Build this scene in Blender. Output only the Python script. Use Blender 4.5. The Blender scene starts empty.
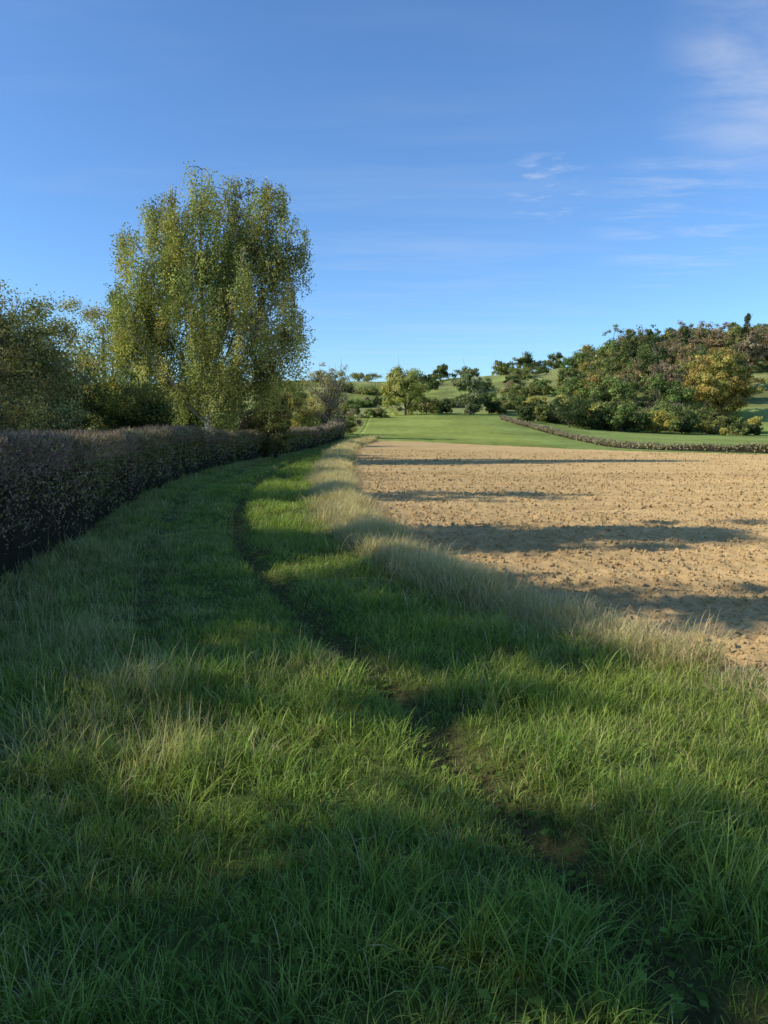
import bpy, math, numpy as np
from mathutils import Vector
rng = np.random.default_rng(7)
scene = bpy.context.scene
cat = np.concatenate
# ------------------------------------------------------------------ helpers
def vnoise(x, y, seed=0):
    x = np.asarray(x, float); y = np.asarray(y, float)
    xi = np.floor(x).astype(np.int64); yi = np.floor(y).astype(np.int64)
    fx = x - xi; fy = y - yi
    fx = fx*fx*(3-2*fx); fy = fy*fy*(3-2*fy)
    def h(a, b):
        v = (a*374761393 + b*668265263 + seed*1442695041) & 0xffffffff
        v = ((v ^ (v >> 13))*1274126177) & 0xffffffff
        v = v ^ (v >> 16)
        return v/4294967296.0
    return (h(xi,yi)*(1-fx)+h(xi+1,yi)*fx)*(1-fy)+(h(xi,yi+1)*(1-fx)+h(xi+1,yi+1)*fx)*fy
def fbm(x, y, o=4, seed=0):
    s = 0; a = .5; t = 0
    for i in range(o):
        s = s + a*vnoise(x*2**i, y*2**i, seed+i*17); t += a; a *= .5
    return s/t
def sstep(a, b, x):
    t = np.clip((x-a)/(b-a), 0, 1); return t*t*(3-2*t)
def smooth_table(ys, xs, win=0.10):
    k = 3.0
    t = np.arcsinh(np.array(ys)/k)
    td = np.linspace(t[0], t[-1], 900)
    v = np.interp(td, t, xs)
    n = max(3, int(win/(td[1]-td[0])))
    for _ in range(3):
        vp = np.pad(v, n, mode='edge'); vp[:n] = 2*v[0]-v[n:0:-1]; vp[-n:] = 2*v[-1]-v[-2:-n-2:-1]
        v = np.convolve(vp, np.ones(2*n+1)/(2*n+1), 'valid')
    return lambda y: np.interp(np.arcsinh(np.asarray(y, float)/k), td, v)

# layout curves (metres; +Y is away down the field margin)
edge_x = smooth_table([-30,-10,0,2,4,5,7,8.9,13.5,24.7,45,66,82,110], [34,14.5,6,4.2,2.75,2.05,1.15,.42,-.5,-1.5,-2.5,-3.2,-1.3,2])
path_x = smooth_table([-30,-5,0,1.9,2.4,3.3,4.5,7,11,15,20,36,60,82,120], [3,1.6,1.2,.86,.74,.46,.1,-.9,-2.2,-2.95,-3.7,-4.7,-4.7,-3.4,-3])
hedge_x = smooth_table([-30,-6,0,7.5,11,17,26,36,55,80,84], [-4.4,-4.1,-4.1,-4.5,-5.0,-6.2,-7.5,-8.0,-7.0,-5.3,-4.9])
def yfar(x):
    return np.interp(x, [-10,-1.5,5,15,24,33,60,120,200], [81,80.5,79.5,73,64,57,45,33,25])
TY = [0,50,60,80,110,150,180,220,260,300,400,600]
TX = [-40,-5,22,40,70,120]
TZ = np.array([[0,0,0,0,0,0],[.05,.05,0,-.1,-.2,-.3],[.25,.2,0,-.3,-.5,-.6],[1,.9,-.1,-.3,-.5,-.6],[1.8,1.8,1.5,.2,0,0],
 [4.3,4.3,4.6,2.0,.8,.5],[6.8,6.8,7.2,6,4.5,4.5],[11,11,12,13,16,18],[17,17,18,19,23,28],[22,22,22,23,26,34],[25,25,25,26,30,40],[17,17,17,20,27,37]],float)
gx = np.arange(-240, 320, 2.0); gy = np.arange(-40, 760, 2.0)
rows = np.array([np.interp(gx, TX, r) for r in TZ])
G = np.array([np.interp(gy, TY, rows[:, i]) for i in range(len(gx))]).T
ker = np.exp(-np.arange(-12,13)**2/(2*4.0**2)); ker /= ker.sum()
G = np.apply_along_axis(lambda v: np.convolve(np.pad(v,12,mode='edge'), ker, 'valid'), 0, G)
G = np.apply_along_axis(lambda v: np.convolve(np.pad(v,12,mode='edge'), ker, 'valid'), 1, G)
def terr(x, y):
    x = np.asarray(x,float); y = np.asarray(y,float)
    cx = np.clip((x-gx[0])/2, 0, len(gx)-1.001); cy = np.clip((y-gy[0])/2, 0, len(gy)-1.001)
    i = cx.astype(int); j = cy.astype(int); fx = cx-i; fy = cy-j
    z = (G[j,i]*(1-fx)+G[j,i+1]*fx)*(1-fy)+(G[j+1,i]*(1-fx)+G[j+1,i+1]*fx)*fy
    z = z + sstep(120,240,y)*(fbm(x/35,y/35,3,5)-.5)*4.0
    z = z + sstep(165,200,y)*np.clip(fbm(x/30,y/60,2,8)*3-1,0,1)*.7*np.sin((y+x*.25+6*fbm(x/25,y/25,2,6))/3.3)
    return z
def path_d(x, y): return np.abs(x-path_x(y))
def path2_d(x, y): return np.abs(x-(path_x(y)-1.35-0.12*np.sin(y*.4)))
def in_field(x, y, m=0.0): return (x > edge_x(y)+m) & (y < yfar(x)-m)
def ground_z(x, y):
    z = terr(x, y)
    near = np.clip(1-np.abs(y)/140, 0, 1)
    z = z + near*((fbm(x/1.1,y/1.1,3,3)-.5)*.14 + (fbm(x/.3,y/.3,2,9)-.5)*.04)
    jit = (fbm(x/.5,y/.5,2,11)-.5)*.16
    z = z - .075*np.exp(-((path_d(x,y)+jit*.6)/.19)**2)
    z = z - .045*np.exp(-((path2_d(x,y)+jit*.6)/.2)**2)*sstep(4,7,y)
    return z

class Buf:
    def __init__(s): s.v=[]; s.f=[]; s.c=[]; s.m=[]; s.n=0
    def quads(s, V, C, mat=0):
        V = np.asarray(V, np.float32); n = len(V)
        if n == 0: return
        C = np.broadcast_to(np.asarray(C, np.float32).reshape(-1,1,3), (n,4,3))
        s.v.append(V.reshape(-1,3)); s.c.append(C.reshape(-1,3))
        s.f.append((np.arange(n*4)+s.n).reshape(n,4)); s.m.append(np.full(n, mat)); s.n += n*4
    def grid(s, P, C, mat=0, wrap=False):
        a, b = P.shape[:2]
        idx = np.arange(a*b).reshape(a,b)+s.n
        if wrap:
            nx = np.roll(idx,-1,axis=1); f = np.stack([idx[:-1],nx[:-1],nx[1:],idx[1:]],-1).reshape(-1,4)
        else:
            f = np.stack([idx[:-1,:-1],idx[:-1,1:],idx[1:,1:],idx[1:,:-1]],-1).reshape(-1,4)
        s.v.append(P.reshape(-1,3).astype(np.float32)); s.c.append(np.broadcast_to(np.asarray(C,np.float32), (a,b,3)).reshape(-1,3))
        s.f.append(f); s.m.append(np.full(len(f), mat)); s.n += a*b
    def strips(s, P, C, mat=0):
        n,k = P.shape[:2]; idx=(np.arange(n*k*2)+s.n).reshape(n,k,2)
        f=np.stack([idx[:,:-1,0],idx[:,:-1,1],idx[:,1:,1],idx[:,1:,0]],-1).reshape(-1,4)
        s.v.append(P.reshape(-1,3).astype(np.float32)); s.c.append(np.broadcast_to(C,P.shape).reshape(-1,3).astype(np.float32)); s.f.append(f); s.m.append(np.full(len(f),mat)); s.n+=n*k*2
    def tube(s, pts, rad, C, mat=1, ns=6):
        pts = np.asarray(pts,float); rad = np.broadcast_to(rad,(len(pts),))
        T = np.gradient(pts, axis=0); T /= np.linalg.norm(T,axis=1,keepdims=True)+1e-9
        ref = np.array([1,0,0.]) if abs(T[0,2])>.7 else np.array([0,0,1.])
        A = np.cross(T, ref); A /= np.linalg.norm(A,axis=1,keepdims=True)+1e-9
        B = np.cross(T, A)
        an = np.arange(ns)*2*math.pi/ns
        P = pts[:,None]+rad[:,None,None]*(A[:,None]*np.cos(an)[None,:,None]+B[:,None]*np.sin(an)[None,:,None])
        s.grid(P, C, mat, True)
    def mesh(s, name, smooth=False):
        V = cat(s.v); F = cat(s.f); C = cat(s.c); M = cat(s.m)
        me = bpy.data.meshes.new(name)
        me.vertices.add(len(V)); me.vertices.foreach_set('co', V.ravel())
        me.loops.add(F.size); me.loops.foreach_set('vertex_index', F.ravel().astype(np.int32))
        me.polygons.add(len(F)); me.polygons.foreach_set('loop_start', (np.arange(len(F))*4).astype(np.int32))
        me.polygons.foreach_set('material_index', M.astype(np.int32))
        me.polygons.foreach_set('use_smooth', np.full(len(F), smooth))
        at = me.attributes.new('Col','FLOAT_COLOR','POINT')
        at.data.foreach_set('color', cat([C, np.ones((len(C),1),np.float32)],1).ravel())
        me.update(calc_edges=True)
        return me
    def obj(s, name, mats, smooth=False):
        me = s.mesh(name, smooth)
        for m in mats: me.materials.append(m)
        o = bpy.data.objects.new(name, me); scene.collection.objects.link(o)
        return o

def leaves(P, N, size, C, buf, mat=0, aspect=.65, spread=.8):
    n = len(P)
    if n == 0: return
    N = N + rng.normal(0, spread, (n,3)); N /= np.linalg.norm(N,axis=1,keepdims=True)+1e-9
    R = rng.normal(0,1,(n,3)); U = np.cross(N,R); U /= np.linalg.norm(U,axis=1,keepdims=True)+1e-9
    W = np.cross(N,U)
    sz = (np.asarray(size)*rng.uniform(.6,1.35,n))[:,None]
    V = np.stack([P-U*sz*.5, P+W*sz*.5*aspect+U*sz*.05, P+U*sz*.5, P-W*sz*.5*aspect+U*sz*.05],1)
    buf.quads(V, C, mat)

# ------------------------------------------------------------------ materials
def new_mat(name):
    m = bpy.data.materials.new(name); m.use_nodes = True
    nt = m.node_tree; nt.nodes.clear()
    return m, nt, nt.nodes, nt.links
def nd(nodes, t, **kw):
    n = nodes.new(t)
    for k, v in kw.items(): setattr(n, k, v)
    return n
def leaf_mat(name, trans=.3, gain=1.0, nscale=.6):
    m, nt, N, L = new_mat(name)
    out = nd(N,'ShaderNodeOutputMaterial'); at = nd(N,'ShaderNodeAttribute', attribute_name='Col')
    geo = nd(N,'ShaderNodeNewGeometry')
    noi = nd(N,'ShaderNodeTexNoise'); noi.inputs['Scale'].default_value = nscale; noi.inputs['Detail'].default_value = 1
    L.new(geo.outputs['Position'], noi.inputs['Vector'])
    mr = nd(N,'ShaderNodeMapRange'); mr.inputs['From Min'].default_value=.3; mr.inputs['From Max'].default_value=.7
    mr.inputs['To Min'].default_value=.78*gain; mr.inputs['To Max'].default_value=1.25*gain
    L.new(noi.outputs['Fac'], mr.inputs['Value'])
    mul = nd(N,'ShaderNodeVectorMath', operation='SCALE'); L.new(at.outputs['Color'], mul.inputs[0]); L.new(mr.outputs[0], mul.inputs['Scale'])
    p = nd(N,'ShaderNodeBsdfDiffuse')
    t = nd(N,'ShaderNodeBsdfTranslucent'); mx = nd(N,'ShaderNodeMixShader'); mx.inputs[0].default_value=trans
    tc = nd(N,'ShaderNodeVectorMath', operation='MULTIPLY'); tc.inputs[1].default_value=(1.2,1.25,.65)
    L.new(mul.outputs[0], tc.inputs[0]); L.new(tc.outputs[0], t.inputs['Color'])
    L.new(mul.outputs[0], p.inputs['Color']); L.new(p.outputs[0], mx.inputs[1]); L.new(t.outputs[0], mx.inputs[2]); L.new(mx.outputs[0], out.inputs['Surface'])
    return m
def bark_mat(name, scale=8.0):
    m, nt, N, L = new_mat(name)
    out = nd(N,'ShaderNodeOutputMaterial'); at = nd(N,'ShaderNodeAttribute', attribute_name='Col')
    geo = nd(N,'ShaderNodeNewGeometry'); noi = nd(N,'ShaderNodeTexNoise'); noi.inputs['Scale'].default_value = scale; noi.inputs['Detail'].default_value=4
    L.new(geo.outputs['Position'], noi.inputs['Vector'])
    mr = nd(N,'ShaderNodeMapRange'); mr.inputs['From Min'].default_value=.35; mr.inputs['From Max'].default_value=.65; mr.inputs['To Min'].default_value=.45; mr.inputs['To Max'].default_value=1.3
    L.new(noi.outputs['Fac'], mr.inputs['Value'])
    mul = nd(N,'ShaderNodeVectorMath', operation='SCALE'); L.new(at.outputs['Color'], mul.inputs[0]); L.new(mr.outputs[0], mul.inputs['Scale'])
    p = nd(N,'ShaderNodeBsdfDiffuse')
    L.new(mul.outputs[0], p.inputs['Color']); L.new(p.outputs[0], out.inputs['Surface'])
    return m
M_leaf = leaf_mat('foliage'); M_bark = bark_mat('bark')
M_hedge = leaf_mat('hedge_foliage', .12, 1.0, 1.2)

def ground_material():
    m, nt, N, L = new_mat('grass_ground')
    out = nd(N,'ShaderNodeOutputMaterial'); at = nd(N,'ShaderNodeAttribute', attribute_name='Col'); geo = nd(N,'ShaderNodeNewGeometry')
    def noise(s, d=5, r=.6):
        n = nd(N,'ShaderNodeTexNoise'); n.inputs['Scale'].default_value=s; n.inputs['Detail'].default_value=d; n.inputs['Roughness'].default_value=r
        L.new(geo.outputs['Position'], n.inputs['Vector']); return n
    a = noise(14,5,.7); b = noise(.9,4,.65); c = noise(.06,4,.6)
    def mr(n, lo, hi, f0=.3, f1=.7):
        q = nd(N,'ShaderNodeMapRange'); q.inputs['From Min'].default_value=f0; q.inputs['From Max'].default_value=f1; q.inputs['To Min'].default_value=lo; q.inputs['To Max'].default_value=hi
        L.new(n.outputs['Fac'], q.inputs['Value']); return q
    k1 = mr(a,.6,1.4); k2 = mr(b,.75,1.25); k3 = mr(c,.7,1.3)
    m1 = nd(N,'ShaderNodeMath', operation='MULTIPLY'); m2 = nd(N,'ShaderNodeMath', operation='MULTIPLY')
    L.new(k1.outputs[0], m1.inputs[0]); L.new(k2.outputs[0], m1.inputs[1]); L.new(m1.outputs[0], m2.inputs[0]); L.new(k3.outputs[0], m2.inputs[1])
    mul = nd(N,'ShaderNodeVectorMath', operation='SCALE'); L.new(at.outputs['Color'], mul.inputs[0]); L.new(m2.outputs[0], mul.inputs['Scale'])
    p = nd(N,'ShaderNodeBsdfDiffuse')
    bp = nd(N,'ShaderNodeBump'); bp.inputs['Strength'].default_value=.8; bp.inputs['Distance'].default_value=.08
    L.new(a.outputs['Fac'], bp.inputs['Height']); L.new(bp.outputs[0], p.inputs['Normal'])
    L.new(mul.outputs[0], p.inputs['Color']); L.new(p.outputs[0], out.inputs['Surface'])
    return m
def soil_material(name='ploughed_soil'):
    m, nt, N, L = new_mat(name)
    out = nd(N,'ShaderNodeOutputMaterial'); geo = nd(N,'ShaderNodeNewGeometry')
    def noise(s, d=5, r=.6, vec=None):
        n = nd(N,'ShaderNodeTexNoise'); n.inputs['Scale'].default_value=s; n.inputs['Detail'].default_value=d; n.inputs['Roughness'].default_value=r
        L.new(vec if vec else geo.outputs['Position'], n.inputs['Vector']); return n
    a = noise(16,7,.75); b = noise(.3,4,.6); c = noise(2.2,5,.7)
    mp = nd(N,'ShaderNodeMapping'); mp.inputs['Scale'].default_value=(.05,1.0,1); mp.inputs['Rotation'].default_value=(0,0,math.radians(4)); L.new(geo.outputs['Position'], mp.inputs['Vector'])
    rowz = noise(1.1,3,.5,mp.outputs[0])
    cr = nd(N,'ShaderNodeValToRGB'); e = cr.color_ramp.elements
    e[0].position=.32; e[0].color=(.34,.21,.09,1); e[1].position=.70; e[1].color=(.71,.505,.245,1)
    x = cr.color_ramp.elements.new(.5); x.color=(.56,.38,.17,1)
    mixa = nd(N,'ShaderNodeMath', operation='MULTIPLY_ADD'); mixa.inputs[1].default_value=.45
    L.new(a.outputs['Fac'], mixa.inputs[0])
    s2 = nd(N,'ShaderNodeMath', operation='MULTIPLY'); s2.inputs[1].default_value=.3; L.new(c.outputs['Fac'], s2.inputs[0])
    s3 = nd(N,'ShaderNodeMath', operation='MULTIPLY_ADD'); s3.inputs[1].default_value=.25; L.new(rowz.outputs['Fac'], s3.inputs[0]); L.new(s2.outputs[0], s3.inputs[2])
    L.new(s3.outputs[0], mixa.inputs[2]); L.new(mixa.outputs[0], cr.inputs['Fac'])
    q = nd(N,'ShaderNodeMapRange'); q.inputs['From Min'].default_value=.3; q.inputs['From Max'].default_value=.7; q.inputs['To Min'].default_value=.86; q.inputs['To Max'].default_value=1.1
    L.new(b.outputs['Fac'], q.inputs['Value'])
    mul = nd(N,'ShaderNodeVectorMath', operation='SCALE'); L.new(cr.outputs['Color'], mul.inputs[0]); L.new(q.outputs[0], mul.inputs['Scale'])
    p = nd(N,'ShaderNodeBsdfDiffuse'); p.inputs['Roughness'].default_value=.8
    bp = nd(N,'ShaderNodeBump'); bp.inputs['Strength'].default_value=.8; bp.inputs['Distance'].default_value=.03
    L.new(a.outputs['Fac'], bp.inputs['Height']); L.new(bp.outputs[0], p.inputs['Normal'])
    L.new(mul.outputs[0], p.inputs['Color']); L.new(p.outputs[0], out.inputs['Surface'])
    return m
M_ground = ground_material(); M_soil = soil_material()

def grass_material(name):
    # Col: R = position along blade, G = dryness, B = per blade random
    m, nt, N, L = new_mat(name)
    out = nd(N,'ShaderNodeOutputMaterial'); at = nd(N,'ShaderNodeAttribute', attribute_name='Col'); geo = nd(N,'ShaderNodeNewGeometry')
    sep = nd(N,'ShaderNodeSeparateColor'); L.new(at.outputs['Color'], sep.inputs[0])
    n1 = nd(N,'ShaderNodeTexNoise'); n1.inputs['Scale'].default_value=.9; n1.inputs['Detail'].default_value=2; L.new(geo.outputs['Position'], n1.inputs['Vector'])
    def mixc(f, a, b):
        x = nd(N,'ShaderNodeMix', data_type='RGBA'); L.new(f, x.inputs[0])
        for i, v in ((6,a),(7,b)):
            if isinstance(v, tuple): x.inputs[i].default_value = v+(1,)
            else: L.new(v, x.inputs[i])
        return x.outputs[2]
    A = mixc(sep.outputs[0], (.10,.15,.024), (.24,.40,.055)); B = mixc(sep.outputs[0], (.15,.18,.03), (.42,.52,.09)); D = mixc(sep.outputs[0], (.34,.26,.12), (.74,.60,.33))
    r1 = nd(N,'ShaderNodeMapRange'); r1.inputs['From Min'].default_value=.38; r1.inputs['From Max'].default_value=.62; L.new(n1.outputs['Fac'], r1.inputs['Value'])
    hm = nd(N,'ShaderNodeMath', operation='MULTIPLY_ADD'); hm.inputs[1].default_value=.8; hm.inputs[2].default_value=-.15; L.new(r1.outputs[0], hm.inputs[0])
    f1 = nd(N,'ShaderNodeMath', operation='MULTIPLY_ADD', use_clamp=True); f1.inputs[1].default_value=.45; L.new(sep.outputs[2], f1.inputs[0]); L.new(hm.outputs[0], f1.inputs[2])
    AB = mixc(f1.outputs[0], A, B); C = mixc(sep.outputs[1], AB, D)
    bv = nd(N,'ShaderNodeMapRange'); bv.inputs['To Min'].default_value=.7; bv.inputs['To Max'].default_value=1.3; L.new(sep.outputs[2], bv.inputs['Value'])
    mul = nd(N,'ShaderNodeVectorMath', operation='SCALE'); L.new(C, mul.inputs[0]); L.new(bv.outputs[0], mul.inputs['Scale'])
    d = nd(N,'ShaderNodeBsdfDiffuse'); g = nd(N,'ShaderNodeBsdfGlossy'); g.inputs['Roughness'].default_value=.5; g.inputs['Color'].default_value=(.9,.95,.8,1)
    m0 = nd(N,'ShaderNodeMixShader'); m0.inputs[0].default_value=.02; L.new(d.outputs[0], m0.inputs[1]); L.new(g.outputs[0], m0.inputs[2])
    t = nd(N,'ShaderNodeBsdfTranslucent'); mx = nd(N,'ShaderNodeMixShader'); mx.inputs[0].default_value=.35
    tc = nd(N,'ShaderNodeVectorMath', operation='MULTIPLY'); tc.inputs[1].default_value=(1.15,1.25,.6); L.new(mul.outputs[0], tc.inputs[0]); L.new(tc.outputs[0], t.inputs['Color'])
    L.new(mul.outputs[0], d.inputs['Color']); L.new(m0.outputs[0], mx.inputs[1]); L.new(t.outputs[0], mx.inputs[2]); L.new(mx.outputs[0], out.inputs['Surface'])
    return m
M_grass = grass_material('grass_blades')

# ------------------------------------------------------------------ ground
tx = np.linspace(-7.0, 7.0, 520); X1 = 2*np.sinh(tx)
ty = np.linspace(-3.2, 7.4, 640); Y1 = 3*np.sinh(ty)
XX, YY = np.meshgrid(X1, Y1)
ZZ = ground_z(XX, YY)
dl = XX-edge_x(YY); dfar = yfar(XX)-YY
sink = .30*sstep(0,.6,dl)*sstep(0,1.5,dfar)
ZZ = ZZ - sink - .35*sstep(600,3000,np.hypot(XX,YY))*np.hypot(XX,YY)*.02
def L3(*c): return np.array(c, float)
col = np.zeros(XX.shape+(3,)); col[:] = L3(.13,.155,.042)
def blend(mask, c):
    global col
    col = col*(1-mask[...,None])+L3(*c)*mask[...,None]
blend(np.exp(-(path_d(XX,YY)/.2)**2)*.85, (.10,.085,.04))
blend(np.exp(-(path2_d(XX,YY)/.2)**2)*.6*sstep(4,7,YY), (.11,.10,.045))
blend(np.exp(-((XX-edge_x(YY)+.1)/.5)**2)*.9*(YY<84), (.46,.36,.20))
far = sstep(60,84,YY)
meadow = sstep(76,82,YY+ .5*(fbm(XX/3,YY/3,3,2)-.5)*4)*(XX<30)*(XX>-4)
blend(far*.9, (.27,.30,.08))
blend(meadow*.85, (.30,.34,.08))
blend(((YY>yfar(XX))&(XX>18)).astype(float)*.8, (.27,.33,.09))
n = fbm(XX/22, YY/10, 4, 21)
blend(sstep(165,185,YY)*sstep(.40,.55,n)*.8, (.28,.28,.11))
n2 = fbm(XX/14+9, YY/5, 4, 33)
blend(sstep(172,200,YY)*sstep(.48,.60,n2)*.65, (.15,.16,.055))
b = Buf(); b.grid(np.stack([XX,YY,ZZ],-1), col)
b.obj('ground', [M_ground], True)

# ploughed field
us = np.linspace(0, 1, 460); S = 160*(np.sinh(us*5.5)/math.sinh(5.5))
vs = np.linspace(-1.6, 4.0, 720); Yn = 3*np.sinh(vs); Yn = (Yn-Yn[0])/(Yn[-1]-Yn[0])
SS, VV = np.meshgrid(S, Yn)
FY = -8+VV*(yfar(SS-1.5)+8.6)
FX = edge_x(FY)+SS-.02
def field_z(x,y):
    w = np.clip(1-np.hypot(x,y-4)/75, .2, 1)
    c = fbm(x/.12,y/.12,4,41)-.5
    return terr(x,y)-.05+c*.085*w+np.maximum(c,0)**1.3*.06*w+(fbm(x/2.5,y/2.5,2,44)-.5)*.06+.02*np.sin(y*7+2*fbm(x/3,y/3,2,3))*w
FZ = field_z(FX,FY)
b = Buf(); b.grid(np.stack([FX,FY,FZ],-1), (.5,.4,.2)); b.obj('ploughed_field', [M_soil], True)

# ------------------------------------------------------------------ grass, baked into two meshes
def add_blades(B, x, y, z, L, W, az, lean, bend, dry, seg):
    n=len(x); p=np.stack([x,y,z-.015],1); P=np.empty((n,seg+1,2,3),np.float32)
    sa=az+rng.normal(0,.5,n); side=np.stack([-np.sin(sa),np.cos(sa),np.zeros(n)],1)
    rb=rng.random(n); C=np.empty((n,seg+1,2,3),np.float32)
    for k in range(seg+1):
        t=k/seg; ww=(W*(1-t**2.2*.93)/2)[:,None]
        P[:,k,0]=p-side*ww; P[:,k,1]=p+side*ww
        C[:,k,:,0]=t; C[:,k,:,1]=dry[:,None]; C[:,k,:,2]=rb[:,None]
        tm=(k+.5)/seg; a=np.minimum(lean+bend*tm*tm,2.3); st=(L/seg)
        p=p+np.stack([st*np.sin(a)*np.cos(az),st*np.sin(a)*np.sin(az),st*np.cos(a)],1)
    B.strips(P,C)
Bg=Buf(); Bd=Buf()
zones=[(.7,3,340,14,5,1.0),(3,6,260,13,4,1.1),(6,12,140,12,3,1.5),(12,24,62,11,3,2.5),(24,45,24,9,2,4.2),(45,90,8,9,2,7.5)]
for y0,y1,den,nb,seg,sc in zones:
    xmin=-min(9.5,y1*.62+1.6); xmax=min(8,y1*.62+1.6)
    n=int((y1-y0)*(xmax-xmin)*den)
    x=rng.uniform(xmin,xmax,n); y=rng.uniform(y0,y1,n)
    e=edge_x(y); hx=hedge_x(y)
    ok=(x>hx+.35)&(x<e+.04+.3*(fbm(x/.35,y/.35,2,77)-.4))&(np.abs(x)<y*.62+1.6)
    x=x[ok];y=y[ok];e=e[ok];hx=hx[ok];n=len(x)
    pd=path_d(x,y)+(fbm(x/.5,y/.5,2,11)-.5)*.18; p2=path2_d(x,y)+(fbm(x/.5,y/.5,2,12)-.5)*.2
    tread=np.exp(-(pd/.15)**2); tread2=np.exp(-(p2/.18)**2)*.75*sstep(4,7,y)
    mid=np.clip(1-np.abs(x-path_x(y)+.70)/.6,0,1)
    patch=fbm(x/.55,y/.55,3,60); big=fbm(x/1.7+3,y/2.3,2,64)
    mar=np.clip(np.exp(-((x-e+.08)/.48)**2)*1.5,0,.99)*sstep(4.2,7.0,y)+np.exp(-((x-e)/.30)**2)*.6
    hs=np.clip(1-(x-hx-.6)/3.0,0,1)*.85*sstep(.2,.5,fbm(x/.8,y/.8,3,71))
    lp=sstep(.46,.62,fbm(x/.6+4,y/.6,3,81))*.60*np.where(x<path_x(y)-.2,1,.25)*sstep(2.2,3.4,y)
    pdry=np.clip(mar+hs+lp+.03,0.03,.99)*(1-tread)*(1-.6*mid)
    isd=rng.random(n)<pdry
    keep=rng.random(n)<(1-.38*tread-.4*tread2)
    h=(.28+.75*patch**1.2+.40*big)*(1-.66*tread-.6*tread2)*(1-.42*mid*sstep(3,8,y))
    coarse=(patch>.6)&(rng.random(n)<.4)
    h=np.where(coarse,h*1.35,h)
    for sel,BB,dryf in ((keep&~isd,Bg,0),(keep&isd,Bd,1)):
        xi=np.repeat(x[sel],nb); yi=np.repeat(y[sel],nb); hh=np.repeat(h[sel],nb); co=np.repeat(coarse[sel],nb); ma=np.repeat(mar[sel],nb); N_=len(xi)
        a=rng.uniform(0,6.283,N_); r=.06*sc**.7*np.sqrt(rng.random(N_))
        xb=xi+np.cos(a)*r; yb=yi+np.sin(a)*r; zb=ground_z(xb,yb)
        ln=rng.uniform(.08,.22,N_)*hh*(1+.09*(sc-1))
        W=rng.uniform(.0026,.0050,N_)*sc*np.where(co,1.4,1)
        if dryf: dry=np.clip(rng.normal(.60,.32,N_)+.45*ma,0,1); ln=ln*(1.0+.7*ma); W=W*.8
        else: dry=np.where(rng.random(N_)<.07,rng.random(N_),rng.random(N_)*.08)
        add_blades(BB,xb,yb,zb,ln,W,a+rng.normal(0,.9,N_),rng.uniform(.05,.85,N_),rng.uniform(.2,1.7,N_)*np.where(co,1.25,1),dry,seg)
# straw-coloured margin against the field, in clumps
n=12500; y=3.8+76*rng.random(n)**1.6; x=edge_x(y)+rng.normal(-.16,.19,n)*(1+.016*y)
cl=fbm(x/.5,y/.9,3,123); ok=(rng.random(n)<sstep(.22,.48,cl)*np.interp(y,[3.8,5.5,8],[.25,.6,1])); x=x[ok];y=y[ok];cl=cl[ok]
nb=11; xi=np.repeat(x,nb); yi=np.repeat(y,nb); sc=1+yi/8; a=rng.uniform(0,6.28,len(xi)); r=.07*np.sqrt(rng.random(len(xi)))*sc**.4
xb=xi+np.cos(a)*r; yb=yi+np.sin(a)*r; N_=len(xb)
add_blades(Bd,xb,yb,ground_z(xb,yb),rng.uniform(.12,.38,N_)*np.repeat(.45+cl,nb)*np.interp(yi,[4,9,80],[.7,1,1.5]),.0034*sc,a+rng.normal(0,.8,N_),rng.uniform(.05,.7,N_),rng.uniform(.2,1.9,N_),np.clip(rng.normal(.97,.1,N_),0,1),3)
# thin dead stalks standing in the sward
SX=[];SY=[];SH=[]
for cx,cy,nn,rr in [(-1.35,4.3,150,.11),(-1.0,3.3,90,.11),(-1.75,3.9,60,.2),(-2.3,5.2,100,.35),(-.55,4.6,30,.3),(-3.2,6.2,200,.5),(-3.6,9.5,260,.7),(-2.6,4.2,90,.3)]:
    SX.append(rng.normal(cx,rr,nn)); SY.append(rng.normal(cy,rr,nn)); SH.append(np.full(nn,1.))
yy=rng.uniform(5,60,2000); xx=edge_x(yy)+rng.normal(-.08,.16,2000); SX.append(xx);SY.append(yy);SH.append(np.full(2000,1.))
SX=cat(SX);SY=cat(SY);SH=cat(SH); n=len(SX)
add_blades(Bd,SX,SY,ground_z(SX,SY),rng.uniform(.16,.42,n)*SH,.0024*(1+SY/9),rng.uniform(0,6.28,n),rng.uniform(0,.45,n),rng.uniform(0,.9,n),rng.uniform(.75,1,n),4)
Bg.obj('meadow_grass',[M_grass],True); Bd.obj('dry_grass',[M_grass],True)
Bw=Buf(); n=9000; y=1.5+7*rng.random(n)**1.3; x=rng.uniform(-1,1,n)*(y*.6+1)
wk=fbm(x/.35,y/.35,3,201); ok=(rng.random(n)<sstep(.5,.66,wk)+.5*np.exp(-(path_d(x,y)/.3)**2))&(x<edge_x(y)-.1)&(x>hedge_x(y)+.6); x=x[ok];y=y[ok]; n=len(x)
leaves(np.stack([x,y,ground_z(x,y)+rng.uniform(.01,.07,n)],1),np.tile([0,0,1.],(n,1)),.036,np.array([(.13,.20,.04)])*rng.uniform(.7,1.5,(n,1)),Bw,0,.8,.4)
Bw.obj('clover_patch',[M_leaf])

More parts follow.
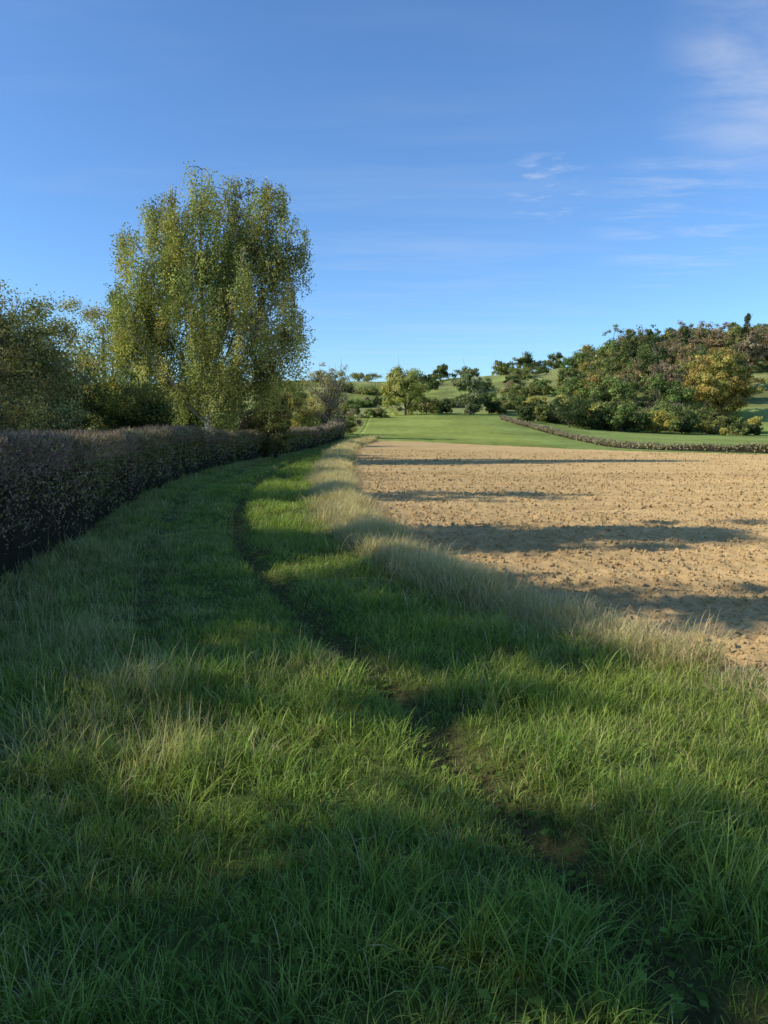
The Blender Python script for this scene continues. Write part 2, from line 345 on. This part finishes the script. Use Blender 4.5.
# ------------------------------------------------------------------ soil clods (one instanced mesh set)
def scatter(name, P, rot, scl, idx, protos):
    coll = bpy.data.collections.new(name+'_parts')
    for o in protos: coll.objects.link(o)
    me = bpy.data.meshes.new(name); me.vertices.add(len(P)); me.vertices.foreach_set('co', P.astype(np.float32).ravel())
    a = me.attributes.new('rot','FLOAT_VECTOR','POINT'); a.data.foreach_set('vector', rot.astype(np.float32).ravel())
    a = me.attributes.new('scl','FLOAT_VECTOR','POINT'); a.data.foreach_set('vector', scl.astype(np.float32).ravel())
    a = me.attributes.new('idx','INT','POINT'); a.data.foreach_set('value', idx.astype(np.int32))
    ob = bpy.data.objects.new(name, me); scene.collection.objects.link(ob)
    ng = bpy.data.node_groups.new(name+'_scatter','GeometryNodeTree')
    ng.interface.new_socket(name='Geometry', in_out='INPUT', socket_type='NodeSocketGeometry')
    ng.interface.new_socket(name='Geometry', in_out='OUTPUT', socket_type='NodeSocketGeometry')
    N = ng.nodes; L = ng.links
    gi = N.new('NodeGroupInput'); go = N.new('NodeGroupOutput'); ip = N.new('GeometryNodeInstanceOnPoints'); ci = N.new('GeometryNodeCollectionInfo')
    ci.inputs['Collection'].default_value = coll; ci.inputs['Separate Children'].default_value=True; ci.inputs['Reset Children'].default_value=True
    def na(nm, t):
        x = N.new('GeometryNodeInputNamedAttribute'); x.data_type=t; x.inputs['Name'].default_value=nm; return [o for o in x.outputs if o.enabled][0]
    e2r = N.new('FunctionNodeEulerToRotation')
    L.new(gi.outputs[0], ip.inputs['Points']); L.new(ci.outputs[0], ip.inputs['Instance']); ip.inputs['Pick Instance'].default_value=True
    L.new(na('idx','INT'), ip.inputs['Instance Index']); L.new(na('rot','FLOAT_VECTOR'), e2r.inputs[0]); L.new(e2r.outputs[0], ip.inputs['Rotation'])
    L.new(na('scl','FLOAT_VECTOR'), ip.inputs['Scale']); L.new(ip.outputs[0], go.inputs[0])
    md = ob.modifiers.new('scatter','NODES'); md.node_group = ng
    return ob
def clod(name):
    import bmesh
    bm=bmesh.new(); bmesh.ops.create_icosphere(bm, subdivisions=2, radius=.5)
    o=rng.uniform(0,50,3)
    for v in bm.verts:
        c=v.co; f=.7+.75*float(fbm(c.x*2.2+o[0]+c.z,c.y*2.2+o[1]-c.z,2,5)); v.co=Vector((c.x*f*1.1,c.y*f,c.z*f*.7))
    me=bpy.data.meshes.new(name); bm.to_mesh(me); bm.free(); me.materials.append(M_soil)
    return bpy.data.objects.new(name,me)
clods=[clod(f'clod_{i}') for i in range(5)]
P=[];S_=[]
for y0,y1,den,sz in [(3,8,420,.023),(8,15,190,.030),(15,30,50,.045),(30,60,8,.06)]:
    xr=min(y1*.62+3,32); n=int((y1-y0)*(xr+4)*den); x=rng.uniform(-4,xr,n); y=rng.uniform(y0,y1,n)
    ok=in_field(x,y,-.05)&(x<y*.62+3); x=x[ok];y=y[ok]
    s=sz*np.clip(rng.lognormal(-.25,.5,len(x)),.3,2.4)
    P.append(np.stack([x,y,field_z(x,y)+s*.1],1)); S_.append(np.stack([s,s*rng.uniform(.7,1.2,len(x)),s*rng.uniform(.7,1.1,len(x))],1))
P=cat(P);S_=cat(S_)
scatter('soil_clods',P,rng.uniform(0,6.28,(len(P),3)),S_,rng.integers(0,5,len(P)),clods)

# ------------------------------------------------------------------ trees
def palette(pal, n, jit=.18):
    pal=np.array(pal,float); c=pal[rng.integers(0,len(pal),n)]
    return c*rng.uniform(1-jit,1+jit,(n,1))*rng.uniform(.93,1.07,(n,3))
def curve(a, b, sag=.15, n=6):
    a=np.array(a,float); b=np.array(b,float); t=np.linspace(0,1,n)[:,None]
    mid=(a+b)/2+np.array([0,0,np.linalg.norm(b-a)*sag])
    mid=mid+rng.normal(0,.06*np.linalg.norm(b-a),3)
    return (1-t)**2*a+2*t*(1-t)*mid+t*t*b
def add_tree(B, x, y, H, R, pal, nclump=90, per=260, leaf=.1, base=.18, bark=(.10,.085,.065), lobes=9, shape='round', clr=.17, bare=0):
    LG=1.6 if y<60 else 1.85
    o=np.array([x,y,float(terr(x,y))]); ch=H*(1-base); cz=H*base+ch*.5
    lc=[];lr=[]
    for i in range(lobes):
        d=rng.normal(0,1,3); d/=np.linalg.norm(d)
        if shape=='cone':
            tt=(i+.5)/lobes; wr=R*(1-tt)**.8
            c=np.array([d[0]*wr*.45,d[1]*wr*.45,H*base+ch*tt*.93]); r=np.array([wr*.75+.1*R,wr*.75+.1*R,ch/lobes*1.1])
        elif shape=='bush':
            a=rng.uniform(0,6.28); k=rng.uniform(.1,.65); hh=rng.uniform(.15,.75)*(1-.35*k)
            c=np.array([math.cos(a)*R*k,math.sin(a)*R*k,H*hh]); s=rng.uniform(.35,.55); r=np.array([R*s,R*s,H*s*.5])
        else:
            k=rng.uniform(.45,.66); c=np.array([d[0]*R*k,d[1]*R*k,cz+d[2]*ch*.5*k]); s=rng.uniform(.38,.58); r=np.array([R*s,R*s,ch*.5*s*1.05])
        lc.append(c);lr.append(r)
    lc=np.array(lc);lr=np.array(lr)
    li=rng.integers(0,lobes,nclump); d=rng.normal(0,1,(nclump,3)); d/=np.linalg.norm(d,axis=1,keepdims=True)
    cc=lc[li]+d*lr[li]*(rng.random((nclump,1))**.45)
    cc[:,2]=np.clip(cc[:,2],max(H*base*.6,.15),H*1.0)
    tcol=palette(pal,nclump,.2)*LG
    n=int(nclump*per); ci=rng.integers(0,nclump,n)
    rr=R*clr*rng.uniform(.6,1.4,nclump)
    dd=rng.normal(0,1,(n,3)); dd/=np.linalg.norm(dd,axis=1,keepdims=True)
    rad=rng.random(n)**.6
    P_=cc[ci]+dd*(rr[ci]*rad)[:,None]*np.array([1.15,1.15,.8])
    P_[:,2]=np.maximum(P_[:,2],.02)
    out=P_-np.array([0,0,cz]); out/=np.linalg.norm(out,axis=1,keepdims=True)+1e-6
    C=tcol[ci]*rng.uniform(.8,1.2,(n,1))
    leaves(P_+o, dd*.5+out*.7+np.array([0,0,.25]), leaf, C, B, 0, .7, .6)
    tr=H*.022+.03
    top=np.array([rng.normal(0,.06*R),rng.normal(0,.06*R),H*.82]); tp=curve((0,0,-.2),top,.0,9)
    B.tube(tp+o, np.linspace(tr,tr*.2,9), bark, 1, 7)
    for j in range(min(nclump,16+bare)):
        c=cc[j]; s=tp[min(8,max(1,int(c[2]/H*6*rng.uniform(.4,.9))))]
        B.tube(curve(s,c,.05,6)+o, np.linspace(tr*.38,tr*.06,6), bark, 1, 5)
        for q in range(2):
            e=c+rng.normal(0,1,3)*rr[j]*1.3
            B.tube(curve(c*.6+s*.4,e,.03,4)+o, np.linspace(tr*.14,tr*.04,4), bark, 1, 4)
def tree(name, *a, **k):
    B=Buf(); add_tree(B,*a,**k); 
    return B.obj(name,[M_leaf,M_bark])

OLIVE=[(.12,.125,.04),(.15,.145,.05),(.09,.105,.035)]; DARK=[(.04,.055,.02),(.055,.07,.024),(.035,.05,.02)]
GREY=[(.18,.185,.085),(.23,.225,.10),(.14,.15,.065),(.19,.175,.07)]; YEL=[(.28,.23,.055),(.23,.20,.05),(.19,.19,.06)]
RUST=[(.19,.135,.065),(.16,.12,.06),(.13,.10,.05)]; ORNG=[(.23,.18,.05),(.20,.17,.05),(.17,.16,.045),(.21,.15,.05)]
GREEN=[(.09,.12,.035),(.12,.145,.045),(.075,.10,.03)]; BROWN=[(.16,.125,.08),(.18,.145,.09),(.13,.105,.07)]

def birch(name, x, y, H):
    B=Buf(); o=np.array([x,y,float(terr(x,y))])
    PAL=[(.34,.35,.11),(.40,.39,.12),(.29,.32,.11),(.46,.42,.14),(.24,.27,.09)]
    bark=(.46,.43,.38); k=H/15.3
    tp=np.array([(0,0,-.2),(.05,0,1.5),(-.05,.05,3),(.05,0,5),(-.1,0,7.5),(-.15,0,10),(-.1,0,12.5),(.05,0,14.6)])*k
    B.tube(tp+o,[.24,.19,.16,.13,.10,.07,.045,.02],bark,1,9)
    peaks=[(3.5,.4,14.2),(2.1,-.8,13.0),(-2.4,.3,13.3),(-1.2,-1.4,12.4),(1.0,1.6,13.4),(-3.9,.2,10.6),(4.5,-.5,11.3),(-2.4,-2.2,10.0),(2.6,-2.6,10.2),(0.3,-3.2,9.0),(2.4,2.8,10.6),(-2.2,2.8,10.8),(-4.3,-1.,8.2),(4.6,1.0,8.0),(3.4,-2.4,7.2),(-3.3,-2.6,6.8),(0,3.6,8.2),(4.3,-1,6.0)]
    LPT=[tp[2:]]
    for pi,pk in enumerate(peaks):
        pk=np.array(pk,float)*k; sz=np.clip(pk[2]*rng.uniform(.2,.42),1.8,7)
        a=np.array([np.interp(sz,tp[:,2],tp[:,0]),np.interp(sz,tp[:,2],tp[:,1]),sz])
        mid=np.array([pk[0]*.62,pk[1]*.62,a[2]+(pk[2]-a[2])*.42])
        t=np.linspace(0,1,12)[:,None]; lp=(1-t)**2*a+2*t*(1-t)*mid+t*t*pk+rng.normal(0,.05,(12,3))
        B.tube(lp+o,np.linspace(.075,.012,12),bark if pi%2 else (.3,.27,.23),1,6); LPT.append(lp[2:])
    LPT=cat(LPT)
    ell=[((.3,0,11.3),(2.5,2.2,3.9),145),((3.3,.2,10.9),(2.1,1.9,3.6),120),((-2.1,0,10.2),(2.3,2.0,3.5),105),((0,0,7.4),(4.8,4.3,3.8),220),((-3.8,0,7.0),(1.8,2.,3.0),80),((3.9,0,6.8),(1.7,2.,3.2),65),((0,-.6,4.6),(4.1,3.6,2.2),120)]
    LP=[];LC=[];LN=[]
    for c,r,nn in ell:
        for i in range(nn):
            d=rng.normal(0,1,3); d/=np.linalg.norm(d); q=(np.array(c)+d*np.array(r)*rng.random()**.38)*k
            if q[2]<2.4 or vnoise(q[0]*.9+7,q[2]*.7+q[1]*.5,13)<.20: continue
            j=np.argmin(((LPT-q-np.array([0,0,-.6]))**2).sum(1)); s=LPT[j]
            m=(s+q)/2+np.array([0,0,.35]); tt=np.linspace(0,1,5)[:,None]; br=(1-tt)**2*s+2*tt*(1-tt)*m+tt*tt*q
            B.tube(br+o,np.linspace(.022,.008,5),(.17,.14,.11),1,4)
            dv=q-s; dv[2]=0; dv/=np.linalg.norm(dv)+1e-6
            cc=palette(PAL,1,.22)[0]
            for h in range(5):
                v=rng.uniform(.45,1); st=(1-v)**2*s+2*v*(1-v)*m+v*v*q+rng.normal(0,.14,3)
                ln=min(rng.uniform(.5,2.1)*k, st[2]-rng.uniform(.7,1.9))
                if ln<.2: continue
                dr=dv*rng.uniform(0,.3)+rng.normal(0,.12,3); dr[2]=0
                nl=int(ln*29)+6; w=rng.random(nl)
                Q=st+np.outer(w**1.4*ln*.4,dr)*1.2+np.outer(w*ln,np.array([0,0,-1.]))+rng.normal(0,.11,(nl,3))
                LP.append(Q); LC.append(cc*rng.uniform(.75,1.25,(nl,1))); LN.append(np.tile(dv,(nl,1)))
    P_=cat(LP)+o; leaves(P_,cat(LN)*.5,.10,cat(LC),B,0,.75,.9)
    return B.obj(name,[M_leaf,M_bark])
birch('silver_birch_tree',-9.0,38,15.1)

# --- trees behind the hedge, left
tree('willow_tree',-12.2,24,7.5,2.7,GREY,280,150,.085,base=.0,lobes=20,clr=.20)
tree('willow_tree',-15.4,25.5,8.0,3.2,GREY,260,140,.09,base=.0,lobes=20,clr=.20)
tree('willow_tree',-14.0,28,6.8,2.6,GREY+OLIVE,220,130,.10,base=.0,lobes=16,clr=.20)
tree('hawthorn_tree',-10.3,19.5,3.4,2.6,[(.07,.07,.03),(.10,.09,.04),(.06,.06,.03)],130,160,.08,shape='bush',lobes=13)
tree('hawthorn_tree',-11.6,21.5,4.4,2.6,[(.08,.085,.035),(.10,.09,.04),(.06,.065,.03)],130,160,.08,shape='bush',lobes=13)
tree('holly_tree',-13.0,31,5.9,2.6,DARK,150,150,.09,shape='bush',lobes=14)
tree('holly_tree',-11.0,33,4.8,2.5,DARK,130,150,.09,shape='bush',lobes=14)
tree('maple_tree',-16.8,46,9.8,4.2,YEL,190,150,.12,base=.0,lobes=17,clr=.17)
tree('hazel_tree',-14.2,43,7.0,3.4,OLIVE,120,170,.11,shape='bush',lobes=14)
tree('elder_tree',-6.4,44,5.6,1.9,[(.08,.085,.035),(.11,.11,.04)],90,170,.10,shape='bush',lobes=12)
tree('hawthorn_tree',-8.0,48,4.8,2.4,OLIVE+BROWN,70,180,.11,shape='bush')
tree('hawthorn_tree',-11.2,44,4.2,2.8,DARK+OLIVE,90,170,.11,shape='bush',lobes=12)
tree('hawthorn_tree',-13.0,52,4.8,4.0,DARK+OLIVE,90,150,.13,shape='bush',lobes=12)
tree('hawthorn_tree',-8.3,66,6.0,3.0,OLIVE+YEL,80,160,.14,shape='bush',lobes=12)
tree('ash_tree',-6.3,84,8.2,3.2,[(.2,.19,.1),(.22,.18,.08)],80,80,.16,base=.05,bark=(.22,.19,.15),bare=40,lobes=12)
tree('hawthorn_tree',-9.2,84,6.2,3.2,YEL+OLIVE,80,130,.17,shape='bush',lobes=12)
tree('hawthorn_tree',-5.2,95,4.0,2.6,OLIVE+BROWN,60,110,.19,shape='bush')
tree('hawthorn_tree',-12.8,88,7.0,3.6,OLIVE,80,110,.19,shape='bush')
# --- trees out of frame on the left whose shadows cross the track and the field
tree('ash_tree',-17.5,15.6,13.6,2.6,OLIVE,100,150,.16,base=.25)
tree('ash_tree',-11.5,8.6,11.8,2.3,OLIVE,110,160,.15,base=.2)
tree('oak_tree',-12.0,3.9,11.2,2.3,OLIVE,120,160,.15,base=.1)
tree('oak_tree',-9.0,-1.1,10.2,2.9,OLIVE,200,150,.14,shape='bush',lobes=20)
tree('oak_tree',-12.4,-1.9,11.4,2.4,OLIVE,120,160,.15,base=.1)
tree('oak_tree',-12.5,-6.0,11,2.8,OLIVE,100,150,.16,base=.1)

# --- hillside trees
tree('lime_tree',4.6,160,11.2,5.4,[(.20,.20,.06),(.24,.22,.07),(.16,.17,.05)],130,120,.33,base=.0,lobes=13)
tree('alder_tree',19.0,165,11.4,4.1,[(.12,.14,.07),(.15,.16,.08),(.10,.12,.06)],110,120,.33,base=.0,lobes=12)
tree('oak_tree',21.5,285,8.0,5.4,DARK+OLIVE,70,80,.5,shape='bush')
tree('oak_tree',45,288,7.0,5.0,OLIVE,60,80,.5,shape='bush')
tree('oak_tree',56,300,9.0,5.8,OLIVE+DARK,60,80,.5,shape='bush')
tree('pine_tree',66,285,8,5.2,DARK+OLIVE,60,80,.5,shape='bush')
tree('field_maple_tree',79,178,17.8,9.6,ORNG,280,130,.42,base=.0,lobes=22,clr=.12)
B=Buf()
for x,y,H,R,p in [(-2,150,2.2,3.5,OLIVE),(-8,152,4,4,OLIVE),(-14,150,5,5,YEL),(9.5,168,4.2,4.5,OLIVE),(13.5,172,3.6,4.0,DARK),(24,170,5,4,DARK),(27,176,4.5,4.5,OLIVE),(-5,235,3,6,OLIVE),(-14,240,4,7,DARK),(30,235,4,6,DARK),(36,200,5,5,OLIVE),(33,194,4,5,GREEN),(8,290,3.5,8,OLIVE),(-8,300,4,8,OLIVE),(33,295,4,7,OLIVE),(0,196,2.4,4,DARK),(28,205,3,5,GREEN),(-22,290,6,9,DARK),(12,262,3,7,OLIVE),(16,266,3.5,6,DARK),(48,255,5,7,OLIVE),(54,262,6,7,DARK),(43,215,5,6,OLIVE),(46,225,5,6,GREEN),(-15,200,4,6,OLIVE),(-22,180,5,7,OLIVE),(-30,220,7,10,OLIVE),(50,308,5,7,OLIVE)]:
    add_tree(B,x,y,H,R,p,56,56,.42,shape='bush',lobes=11,clr=.13)
for (xa,ya),(xb,yb),nn,sd in [((-12,190),(34,196),34,1),((-20,236),(30,250),26,2),((31,182),(46,262),34,3)]:
    for t in np.linspace(0,1,nn):
        if vnoise(t*6,sd*3.3,17)<.45: continue
        add_tree(B,xa+(xb-xa)*t+rng.normal(0,.8),ya+(yb-ya)*t+rng.normal(0,1.2),rng.uniform(1.2,3.4),rng.uniform(1.8,3.4),[OLIVE,DARK,BROWN,GREEN][rng.integers(0,4)],14,50,.4,shape='bush',lobes=5,clr=.27)
B.obj('hillside_scrub',[M_leaf,M_bark])
B=Buf(); pals=[RUST,BROWN,OLIVE,GREEN,DARK,OLIVE,RUST,BROWN,OLIVE,BROWN,GREEN]
for y in np.arange(176,266,8.0):
    for x in np.arange(40,176,7.2):
        xx=x+rng.normal(0,2.2); yy=y+rng.normal(0,2.2); px=xx/yy
        lo=.235+(yy-176)*.0004
        if px<lo or px>.62: continue
        if px>.475 and yy<222: continue
        if abs(px-79/178.)<.05 and yy<192: continue
        pal=pals[rng.integers(0,len(pals))]
        if px<.3: pal=[OLIVE,ORNG,GREEN,OLIVE][rng.integers(0,4)]
        H=rng.uniform(10.5,15.0)*(1 if px>.3 else .74); cone = pal is DARK and rng.random()<.7
        add_tree(B,xx,yy,H*(1.12 if cone else 1),rng.uniform(4.0,5.8)*(.75 if cone else 1),pal,70,60,.46,base=.02,shape='cone' if cone else 'round',lobes=14,clr=.19,bark=(.26,.23,.19))
B.obj('woodland',[M_leaf,M_bark])
B=Buf()
for i in range(64):
    px=rng.uniform(.19,.50); yy=rng.uniform(140,166); H=rng.uniform(3,7.5)*(.55 if px>.44 else 1)*(.75 if px<.23 else 1)
    add_tree(B,px*yy,yy,H,H*rng.uniform(.55,.9),[OLIVE,DARK,GREEN,YEL,OLIVE,DARK,BROWN][rng.integers(0,7)],52,56,.38,shape='bush')
B.obj('wood_edge_shrubs',[M_leaf,M_bark])

# ------------------------------------------------------------------ hedges
def hedge(name, pts, width, height, colf, dens, leafs, step=.25, twig=1.0):
    pts=np.array(pts,float); seg=np.linalg.norm(np.diff(pts,axis=0),axis=1); cs=cat([[0],np.cumsum(seg)]); Ltot=cs[-1]
    def at(s):
        x=np.interp(s,cs,pts[:,0]); y=np.interp(s,cs,pts[:,1])
        dx=np.interp(s+.4,cs,pts[:,0])-np.interp(s-.4,cs,pts[:,0]); dy=np.interp(s+.4,cs,pts[:,1])-np.interp(s-.4,cs,pts[:,1]); l=np.hypot(dx,dy)+1e-9
        return x,y,dy/l,-dx/l
    def surf(s,a,k=1.0):
        th=a*math.pi; c=np.cos(th); sn=np.sin(th); ex=.38
        u=np.sign(c)*np.abs(c)**ex; v=np.abs(sn)**ex
        f=k*(1+.34*(fbm(s/1.1,a*4,3,91)-.5)+.18*(fbm(s/.25,a*14,2,93)-.5))
        hh=height(s)*(1+.12*(fbm(s/1.6,s*0,3,95)-.5))
        x,y,nx,ny=at(s); off=u*width/2*f*(1-.12*v)
        X_=x+nx*off; Y_=y+ny*off; Z_=terr(X_,Y_)+v*hh*(k*.5+.5)*(1+.06*(f-1))-.03
        N_=np.stack([nx*u,ny*u,.15+v*np.abs(sn)**3],-1)
        return np.stack([X_,Y_,Z_],-1),N_,v
    B=Buf()
    s=np.arange(0,Ltot,step); a=np.linspace(0,1,17); SS_,AA_=np.meshgrid(s,a,indexing='ij')
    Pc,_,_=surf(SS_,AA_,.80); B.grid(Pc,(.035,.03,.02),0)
    for s0 in np.arange(0,Ltot,2.0):
        d=float(np.hypot(at(s0+1)[0],at(s0+1)[1])); n=int(2*2.9*height(s0)/1.6*dens(d)*(.4 if at(s0+1)[1]<3 else 1)); lf=leafs(d)
        ss=rng.uniform(s0,min(s0+2,Ltot),n); aa=rng.uniform(0,1,n); aa=np.where(rng.random(n)<.35,.5+(aa-.5)*.5,aa)
        k=1.02-.26*rng.random(n)**1.7
        P_,N_,v=surf(ss,aa,k)
        P_=P_+rng.normal(0,.02+lf*.2,(n,3)); C=colf(ss,v,n)
        leaves(P_,N_,lf,C,B,0,.7,.75)
        nt=int(n*.16*twig); ss=rng.uniform(s0,min(s0+2,Ltot),nt); aa=np.where(rng.random(nt)<.7,rng.uniform(.15,.85,nt),rng.uniform(0,1,nt))
        P_,N_,v=surf(ss,aa,.97); D=N_*.7+rng.normal(0,.4,(nt,3))+np.array([0,0,.45]); D/=np.linalg.norm(D,axis=1,keepdims=True)
        ln=(rng.uniform(.06,.20,nt)*(1+d/60))[:,None]; W=np.cross(D,rng.normal(0,1,(nt,3))); W/=np.linalg.norm(W,axis=1,keepdims=True); w=.0022*(1+d/9)
        V=np.stack([P_-W*w-D*ln*.4,P_+W*w-D*ln*.4,P_+W*w*.4+D*ln*.8,P_-W*w*.4+D*ln*.8],1)
        B.quads(V, palette([(.30,.21,.16),(.36,.27,.21),(.2,.15,.1)],nt),0)
    return B.obj(name,[M_hedge])
hy=np.linspace(-8,83,120)
def hcol(s,v,n):
    g=fbm(s/3.0,v*2,3,55); near=1-sstep(17,23,s)
    brown=np.clip(.12+.66*near+1.4*(g-.5),0,.82)
    c1=palette([(.25,.18,.125),(.32,.24,.175),(.19,.135,.095),(.27,.22,.12)],n); c2=palette([(.13,.17,.05),(.17,.21,.06),(.24,.26,.08),(.13,.13,.05)],n)
    m=(rng.random(n)<brown)[:,None]
    return np.where(m,c1,c2)
hedge('hedge',np.stack([hedge_x(hy),hy],1),1.25,lambda s:1.60+.10*np.sin(s*.23),hcol,lambda d:np.interp(d,[0,6,12,25,50,90],[2300,2300,1500,650,300,170]),lambda d:np.interp(d,[0,8,20,50,90],[.033,.036,.06,.11,.16]),twig=1.1)
hp=np.array([(23.5,150),(25,128),(25.2,108),(24.6,88),(23.9,76),(26,67.5),(31,61.5),(38,57),(60,48),(100,39)])
tt=np.linspace(0,len(hp)-1,120); hp=np.stack([np.interp(tt,range(len(hp)),hp[:,0]),np.interp(tt,range(len(hp)),hp[:,1])],1)
hedge('hedge',hp,.7,lambda s:.45+.35*vnoise(s/2,s*0,4),lambda s,v,n:palette([(.30,.25,.13),(.20,.20,.08),(.34,.28,.17),(.17,.18,.07)],n),lambda d:150,lambda d:.17,step=1.0)

# ------------------------------------------------------------------ light, sky
EL=math.radians(29.5); ldir=Vector((1,.20,0)).normalized()
sun=bpy.data.lights.new('sun','SUN'); sun.energy=5.0; sun.angle=math.radians(.5); sun.color=(1,.94,.82)
so=bpy.data.objects.new('sun',sun); scene.collection.objects.link(so)
dvec=Vector((ldir.x*math.cos(EL),ldir.y*math.cos(EL),-math.sin(EL))); so.rotation_euler=dvec.to_track_quat('-Z','Y').to_euler()
so.location=(-40,0,40)
W=bpy.data.worlds.new('World'); scene.world=W; W.use_nodes=True; nt=W.node_tree; N=nt.nodes; L=nt.links; N.clear()
out=N.new('ShaderNodeOutputWorld'); bg=N.new('ShaderNodeBackground'); sky=N.new('ShaderNodeTexSky'); sky.sky_type='NISHITA'; sky.sun_disc=False
sky.sun_elevation=EL; sky.sun_rotation=math.atan2(-ldir.x,-ldir.y); sky.altitude=200; sky.air_density=1.0; sky.dust_density=.3; sky.ozone_density=2.5
bg.inputs['Strength'].default_value=.15
tc=N.new('ShaderNodeTexCoord')
nrm=N.new('ShaderNodeVectorMath'); nrm.operation='NORMALIZE'; L.new(tc.outputs['Generated'],nrm.inputs[0])
sp=N.new('ShaderNodeSeparateXYZ'); L.new(nrm.outputs[0],sp.inputs[0])
zz=N.new('ShaderNodeMath'); zz.operation='MAXIMUM'; zz.inputs[1].default_value=.04; L.new(sp.outputs['Z'],zz.inputs[0])
dvx=N.new('ShaderNodeVectorMath'); dvx.operation='DIVIDE'; L.new(nrm.outputs[0],dvx.inputs[0])
cz=N.new('ShaderNodeCombineXYZ'); [L.new(zz.outputs[0],cz.inputs[i]) for i in range(3)]; L.new(cz.outputs[0],dvx.inputs[1])
def cloud(rotz,scale,ns,lo,hi,cen,r0,r1,amp):
    mp=N.new('ShaderNodeMapping'); mp.inputs['Rotation'].default_value=(0,0,rotz); mp.inputs['Scale'].default_value=scale; L.new(dvx.outputs[0],mp.inputs[0])
    n=N.new('ShaderNodeTexNoise'); n.inputs['Scale'].default_value=ns; n.inputs['Detail'].default_value=7; n.inputs['Roughness'].default_value=.6; n.inputs['Distortion'].default_value=.3; L.new(mp.outputs[0],n.inputs['Vector'])
    r=N.new('ShaderNodeMapRange'); r.interpolation_type='SMOOTHSTEP'; r.inputs['From Min'].default_value=lo; r.inputs['From Max'].default_value=hi; L.new(n.outputs['Fac'],r.inputs['Value'])
    c=Vector(cen).normalized(); ds=N.new('ShaderNodeVectorMath'); ds.operation='DISTANCE'; ds.inputs[1].default_value=c; L.new(nrm.outputs[0],ds.inputs[0])
    m=N.new('ShaderNodeMapRange'); m.interpolation_type='SMOOTHSTEP'; m.inputs['From Min'].default_value=r1; m.inputs['From Max'].default_value=r0; L.new(ds.outputs['Value'],m.inputs['Value'])
    k=N.new('ShaderNodeMath'); k.operation='MULTIPLY'; L.new(r.outputs[0],k.inputs[0]); L.new(m.outputs[0],k.inputs[1])
    k2=N.new('ShaderNodeMath'); k2.operation='MULTIPLY'; k2.inputs[1].default_value=amp; L.new(k.outputs[0],k2.inputs[0]); return k2.outputs[0]
cs=[cloud(.6,(1,1.6,1),1.3,.32,.72,(.54,1.06,.51),.03,.15,.55),
    cloud(.35,(1,3,1),1.6,.45,.72,(.40,1.03,.29),.02,.13,.3),
    cloud(.3,(1.3,1.8,1),4,.48,.72,(.22,1.03,.33),.02,.06,.3),
    cloud(.2,(.5,2,1),1,.4,.8,(.05,1.03,.20),.05,.4,.15),
    cloud(.9,(.6,2,1),1,.45,.9,(-.45,1.05,.58),.05,.3,.15)]
s=cs[0]
for c in cs[1:]:
    a=N.new('ShaderNodeMath'); a.operation='ADD'; a.use_clamp=True; L.new(s,a.inputs[0]); L.new(c,a.inputs[1]); s=a.outputs[0]
tint=N.new('ShaderNodeVectorMath'); tint.operation='MULTIPLY'; tint.inputs[1].default_value=(.76,1.05,1.36); L.new(sky.outputs[0],tint.inputs[0])
mx=N.new('ShaderNodeMix'); mx.data_type='RGBA'; L.new(s,mx.inputs[0]); L.new(tint.outputs[0],mx.inputs[6]); mx.inputs[7].default_value=(5.2,5.5,6.0,1)
L.new(mx.outputs[2],bg.inputs['Color']); L.new(bg.outputs[0],out.inputs['Surface'])

cam=bpy.data.cameras.new('camera'); co=bpy.data.objects.new('camera',cam); scene.collection.objects.link(co); scene.camera=co
cam.sensor_fit='VERTICAL'; cam.sensor_height=36; cam.lens=26; cam.clip_start=.05; cam.clip_end=8000
co.location=(0,0,1.6); co.rotation_euler=(math.radians(90-6.17),0,0)
scene.view_settings.view_transform='Standard'; scene.view_settings.look='None'; scene.view_settings.exposure=0; scene.view_settings.gamma=1
